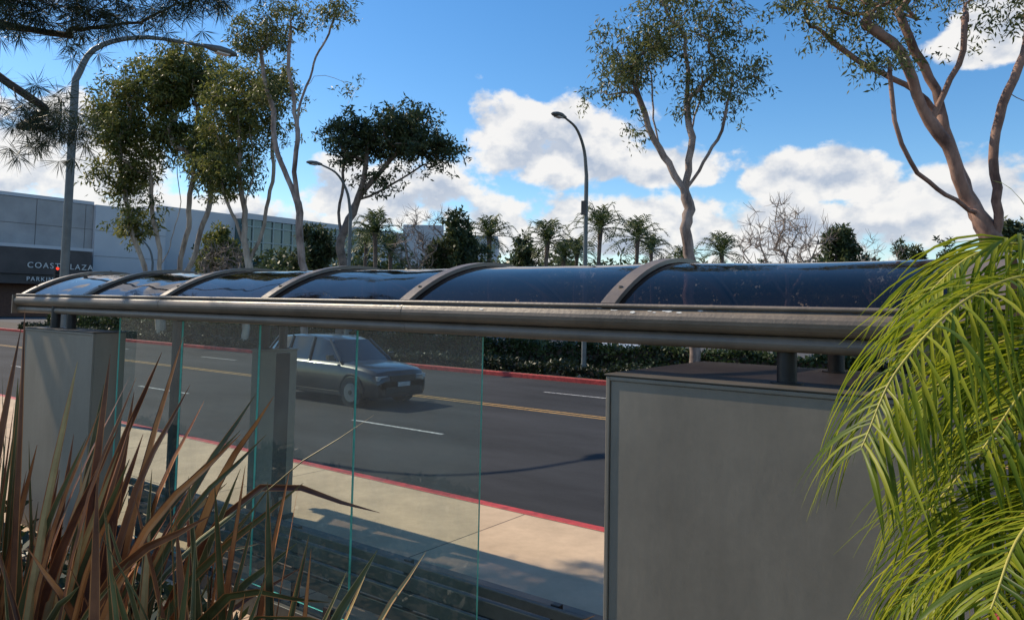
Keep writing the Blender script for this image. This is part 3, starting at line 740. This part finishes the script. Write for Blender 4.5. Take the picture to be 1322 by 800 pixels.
for i,(s,t,z,fl) in enumerate([(-.184,62,8.3,2.6),(-.165,70,7.3,2.4),(-.029,66,8.5,2.6),(.044,64,8.0,2.7),(.085,75,7.8,2.4),(.116,62,9.0,2.8),(.168,66,8.6,2.8),(.19,78,8.6,2.4),(.287,68,7.6,2.6),(.235,72,6.9,2.2),(-.20,74,8.4,2.2),(.068,70,7.0,2.4)]):
    palm(s,t,z,fl,100+i)
def simple_tree(name,s,t,h,w,leaf,seed,conic=False,n=40,nleaf=150,L=.4,W=.16):
    b=P(s*t,t,0); k=h
    if conic: cr=[((0,0,k*.3),(w*.5,w*.5,k*.14),3),((0,0,k*.5),(w*.38,w*.38,k*.14),2.4),((0,0,k*.7),(w*.25,w*.25,k*.13),1.5),((0,0,k*.88),(w*.1,w*.1,k*.1),.8)]
    else: cr=[((-w*.15,0,k*.55),(w*.38,w*.38,k*.22),2),((w*.15,0,k*.62),(w*.35,w*.35,k*.22),2),((0,0,k*.8),(w*.24,w*.24,k*.17),1.2)]
    make_tree(name,tuple(b),[[(0,0,0),(.1,0,k*.4),(0,0,k*.85)]],cr,n,.2,m_barkd,leaf,seed,nleaf=nleaf,rad=(.45,.45,.4),L=L,W=W,droop=.2,minz=1,step=.6)
simple_tree('shade_tree',-.074,60,10.0,4.8,m_euc2,201,n=60)
simple_tree('shade_tree',.015,72,9.6,3.4,m_euc2,202,n=36)
simple_tree('shade_tree',.439,58,9.9,4.4,m_euc2,203,n=55)
simple_tree('conifer_tree',.528,80,10.4,2.4,m_euc2,204,conic=True,n=26)
simple_tree('conifer_tree',.549,84,10.2,2.4,m_euc2,205,conic=True,n=26)
simple_tree('conifer_tree',.588,80,10.3,2.2,m_euc2,206,conic=True,n=26)
simple_tree('conifer_tree',.674,58,9.9,4.0,m_euc2,207,conic=True,n=60)
simple_tree('shade_tree',-.27,70,10.5,4.6,m_euc2,208,n=50)
simple_tree('shade_tree',-.40,66,9.0,4.6,m_euc3,209,n=50)
def bare(s,t,h,w,seed,n=110):
    make_tree('bare_tree',tuple(P(s*t,t,0)),[[(0,0,0),(.1,0,h*.3),(.2,0,h*.7)],[(0,0,h*.3),(-w*.2,0,h*.55),(-w*.3,0,h*.75)],[(0,0,h*.32),(w*.22,0,h*.5),(w*.35,0,h*.7)]],
      [((0,0,h*.68),(w*.5,w*.45,h*.28),3)],n,.18,m_barkb,None,seed,minz=h*.25,tip=.02,extra=7,step=.6,wob=.16)
bare(.37,50,10.4,6.4,301,120); bare(-.121,60,10.8,5.5,302,80); bare(.49,66,9.6,6,303,70); bare(-.395,62,7.5,5,304,70)
rng=np.random.default_rng(9); mb=MB(); C=[]
for s in np.arange(-.42,1.35,.012):
    t=100+rng.random()*25; h=6.0+rng.random()*4.6
    c=P(s*t,t,0)
    mb.tube([c,c+Vector((0,0,h*.6))],[.2,.1],m_barkd,5,cap=False)
    for k in range(int(h*1.6)):
        C.append((c.x+rng.normal()*1.3,c.y+rng.normal()*1.3,h*(.25+.72*rng.random()**.8)))
add_leaves(mb,m_euc2,C,24,(1.2,1.2,.8),.9,.45,.1,rng)
mb.build('distant_trees')
# ------------------------------------------------------------ flax plants
m_fg=pm('flax_green',(.045,.06,.026),.42,var=.4,scale=3,c2=(.14,.15,.055),spec=.4)
m_fr=pm('flax_bronze',(.10,.032,.022),.42,var=.4,scale=3,c2=(.24,.10,.05),spec=.4)
m_fo=pm('flax_orange',(.42,.14,.05),.45,var=.3,scale=4,c2=(.62,.28,.10),spec=.35)
m_fy=pm('flax_straw',(.45,.34,.15),.5,var=.3,scale=5)
def flax(a0,b0,z0,n,hmin,hmax,sa,seed,bias=0):
    rnd=random.Random(seed); mb=MB()
    for i in range(n):
        an=rnd.uniform(0,2*math.pi); h=rnd.uniform(hmin,hmax); out=abs(rnd.gauss(0,.5))*sa+.04
        ba=a0+rnd.gauss(0,.12); bb=b0+rnd.gauss(0,.10)
        da=math.cos(an)*out+bias*rnd.random(); db=math.sin(an)*out*.7
        drop=rnd.choice([0,0,.01,.03,.06])*out*3
        p0=P(ba,bb,z0); p1=P(ba+da*.30,bb+db*.30,z0+h*.38); p2=P(ba+da*.68,bb+db*.68,z0+h*.74); p3=P(ba+da*1.1,bb+db*1.1,z0+h*(1-drop)*(1-.12*out))
        face=P(rnd.gauss(0,.6),-1,rnd.gauss(0,.3)) if rnd.random()<.6 else P(math.cos(rnd.uniform(0,6.28)),math.sin(rnd.uniform(0,6.28)),.25)
        k=rnd.random()
        m,e=((m_fg,m_fo) if k<.36 else (m_fr,m_fo) if k<.66 else (m_fo,m_fr) if k<.80 else (m_fg,m_fy) if k<.92 else (m_fy,m_fo))
        blade(mb,m,[p0,p1,p2,p3],rnd.uniform(.011,.025),up=face,medge=e,n=12,fold=.35)
    mb.build('flax_plant')
flax(-1.42,2.15,.06,130,1.65,2.38,1.0,1,.12)
flax(-.80,2.0,.06,85,1.4,1.96,.7,2,0)
flax(-1.12,1.75,.06,55,1.3,1.75,.65,3,.0)
# ------------------------------------------------------------ near palm fronds (right)
rnd=random.Random(4); mb=MB()
cr=(1.98,2.35,1.55)
mb.tube([P(2.05,2.4,0),P(2.0,2.38,1.1),P(*cr)],[.09,.075,.07],m_barkg,12)
fr=[[cr,(1.85,2.25,2.2),(1.62,2.2,2.50),(1.32,2.1,2.46),(1.05,2.0,2.26),(.92,1.95,2.05)],
    [cr,(1.92,2.45,2.3),(1.78,2.5,2.62),(1.56,2.5,2.60),(1.36,2.5,2.42)],
    [cr,(1.80,2.1,2.1),(1.62,2.0,2.3),(1.36,1.9,2.26),(1.14,1.8,2.08)],
    [cr,(1.88,2.3,2.15),(1.72,2.3,2.34),(1.48,2.3,2.30),(1.25,2.3,2.12)],
    [cr,(1.55,1.85,1.95),(1.32,1.7,2.02),(1.1,1.6,1.95),(.96,1.5,1.82)],
    [cr,(1.75,2.15,1.95),(1.55,2.1,2.10),(1.32,2.05,2.04),(1.12,2.0,1.88)],
    [cr,(1.6,1.9,1.75),(1.35,1.7,1.80),(1.12,1.55,1.72),(.95,1.45,1.6)],
    [cr,(1.7,2.2,1.75),(1.5,2.15,1.84),(1.28,2.1,1.76),(1.1,2.1,1.6)],
    [cr,(2.2,2.7,2.3),(2.3,3.0,2.4),(2.3,3.2,2.2)],
    [cr,(2.4,2.2,2.2),(2.7,2.1,2.2),(2.95,2.0,1.9)],
    [cr,(2.1,1.8,2.1),(2.2,1.4,2.1),(2.2,1.1,1.8)]]
for f in fr: frond(mb,[P(*q) for q in f],84,.56,.0115,1.7,m_frond,m_rach,rnd,rr=.009,seg=7,start=.22,spread=.68,fwd=(.4,.9),lift=(-.3,.2))
mb.build('palm_plant')
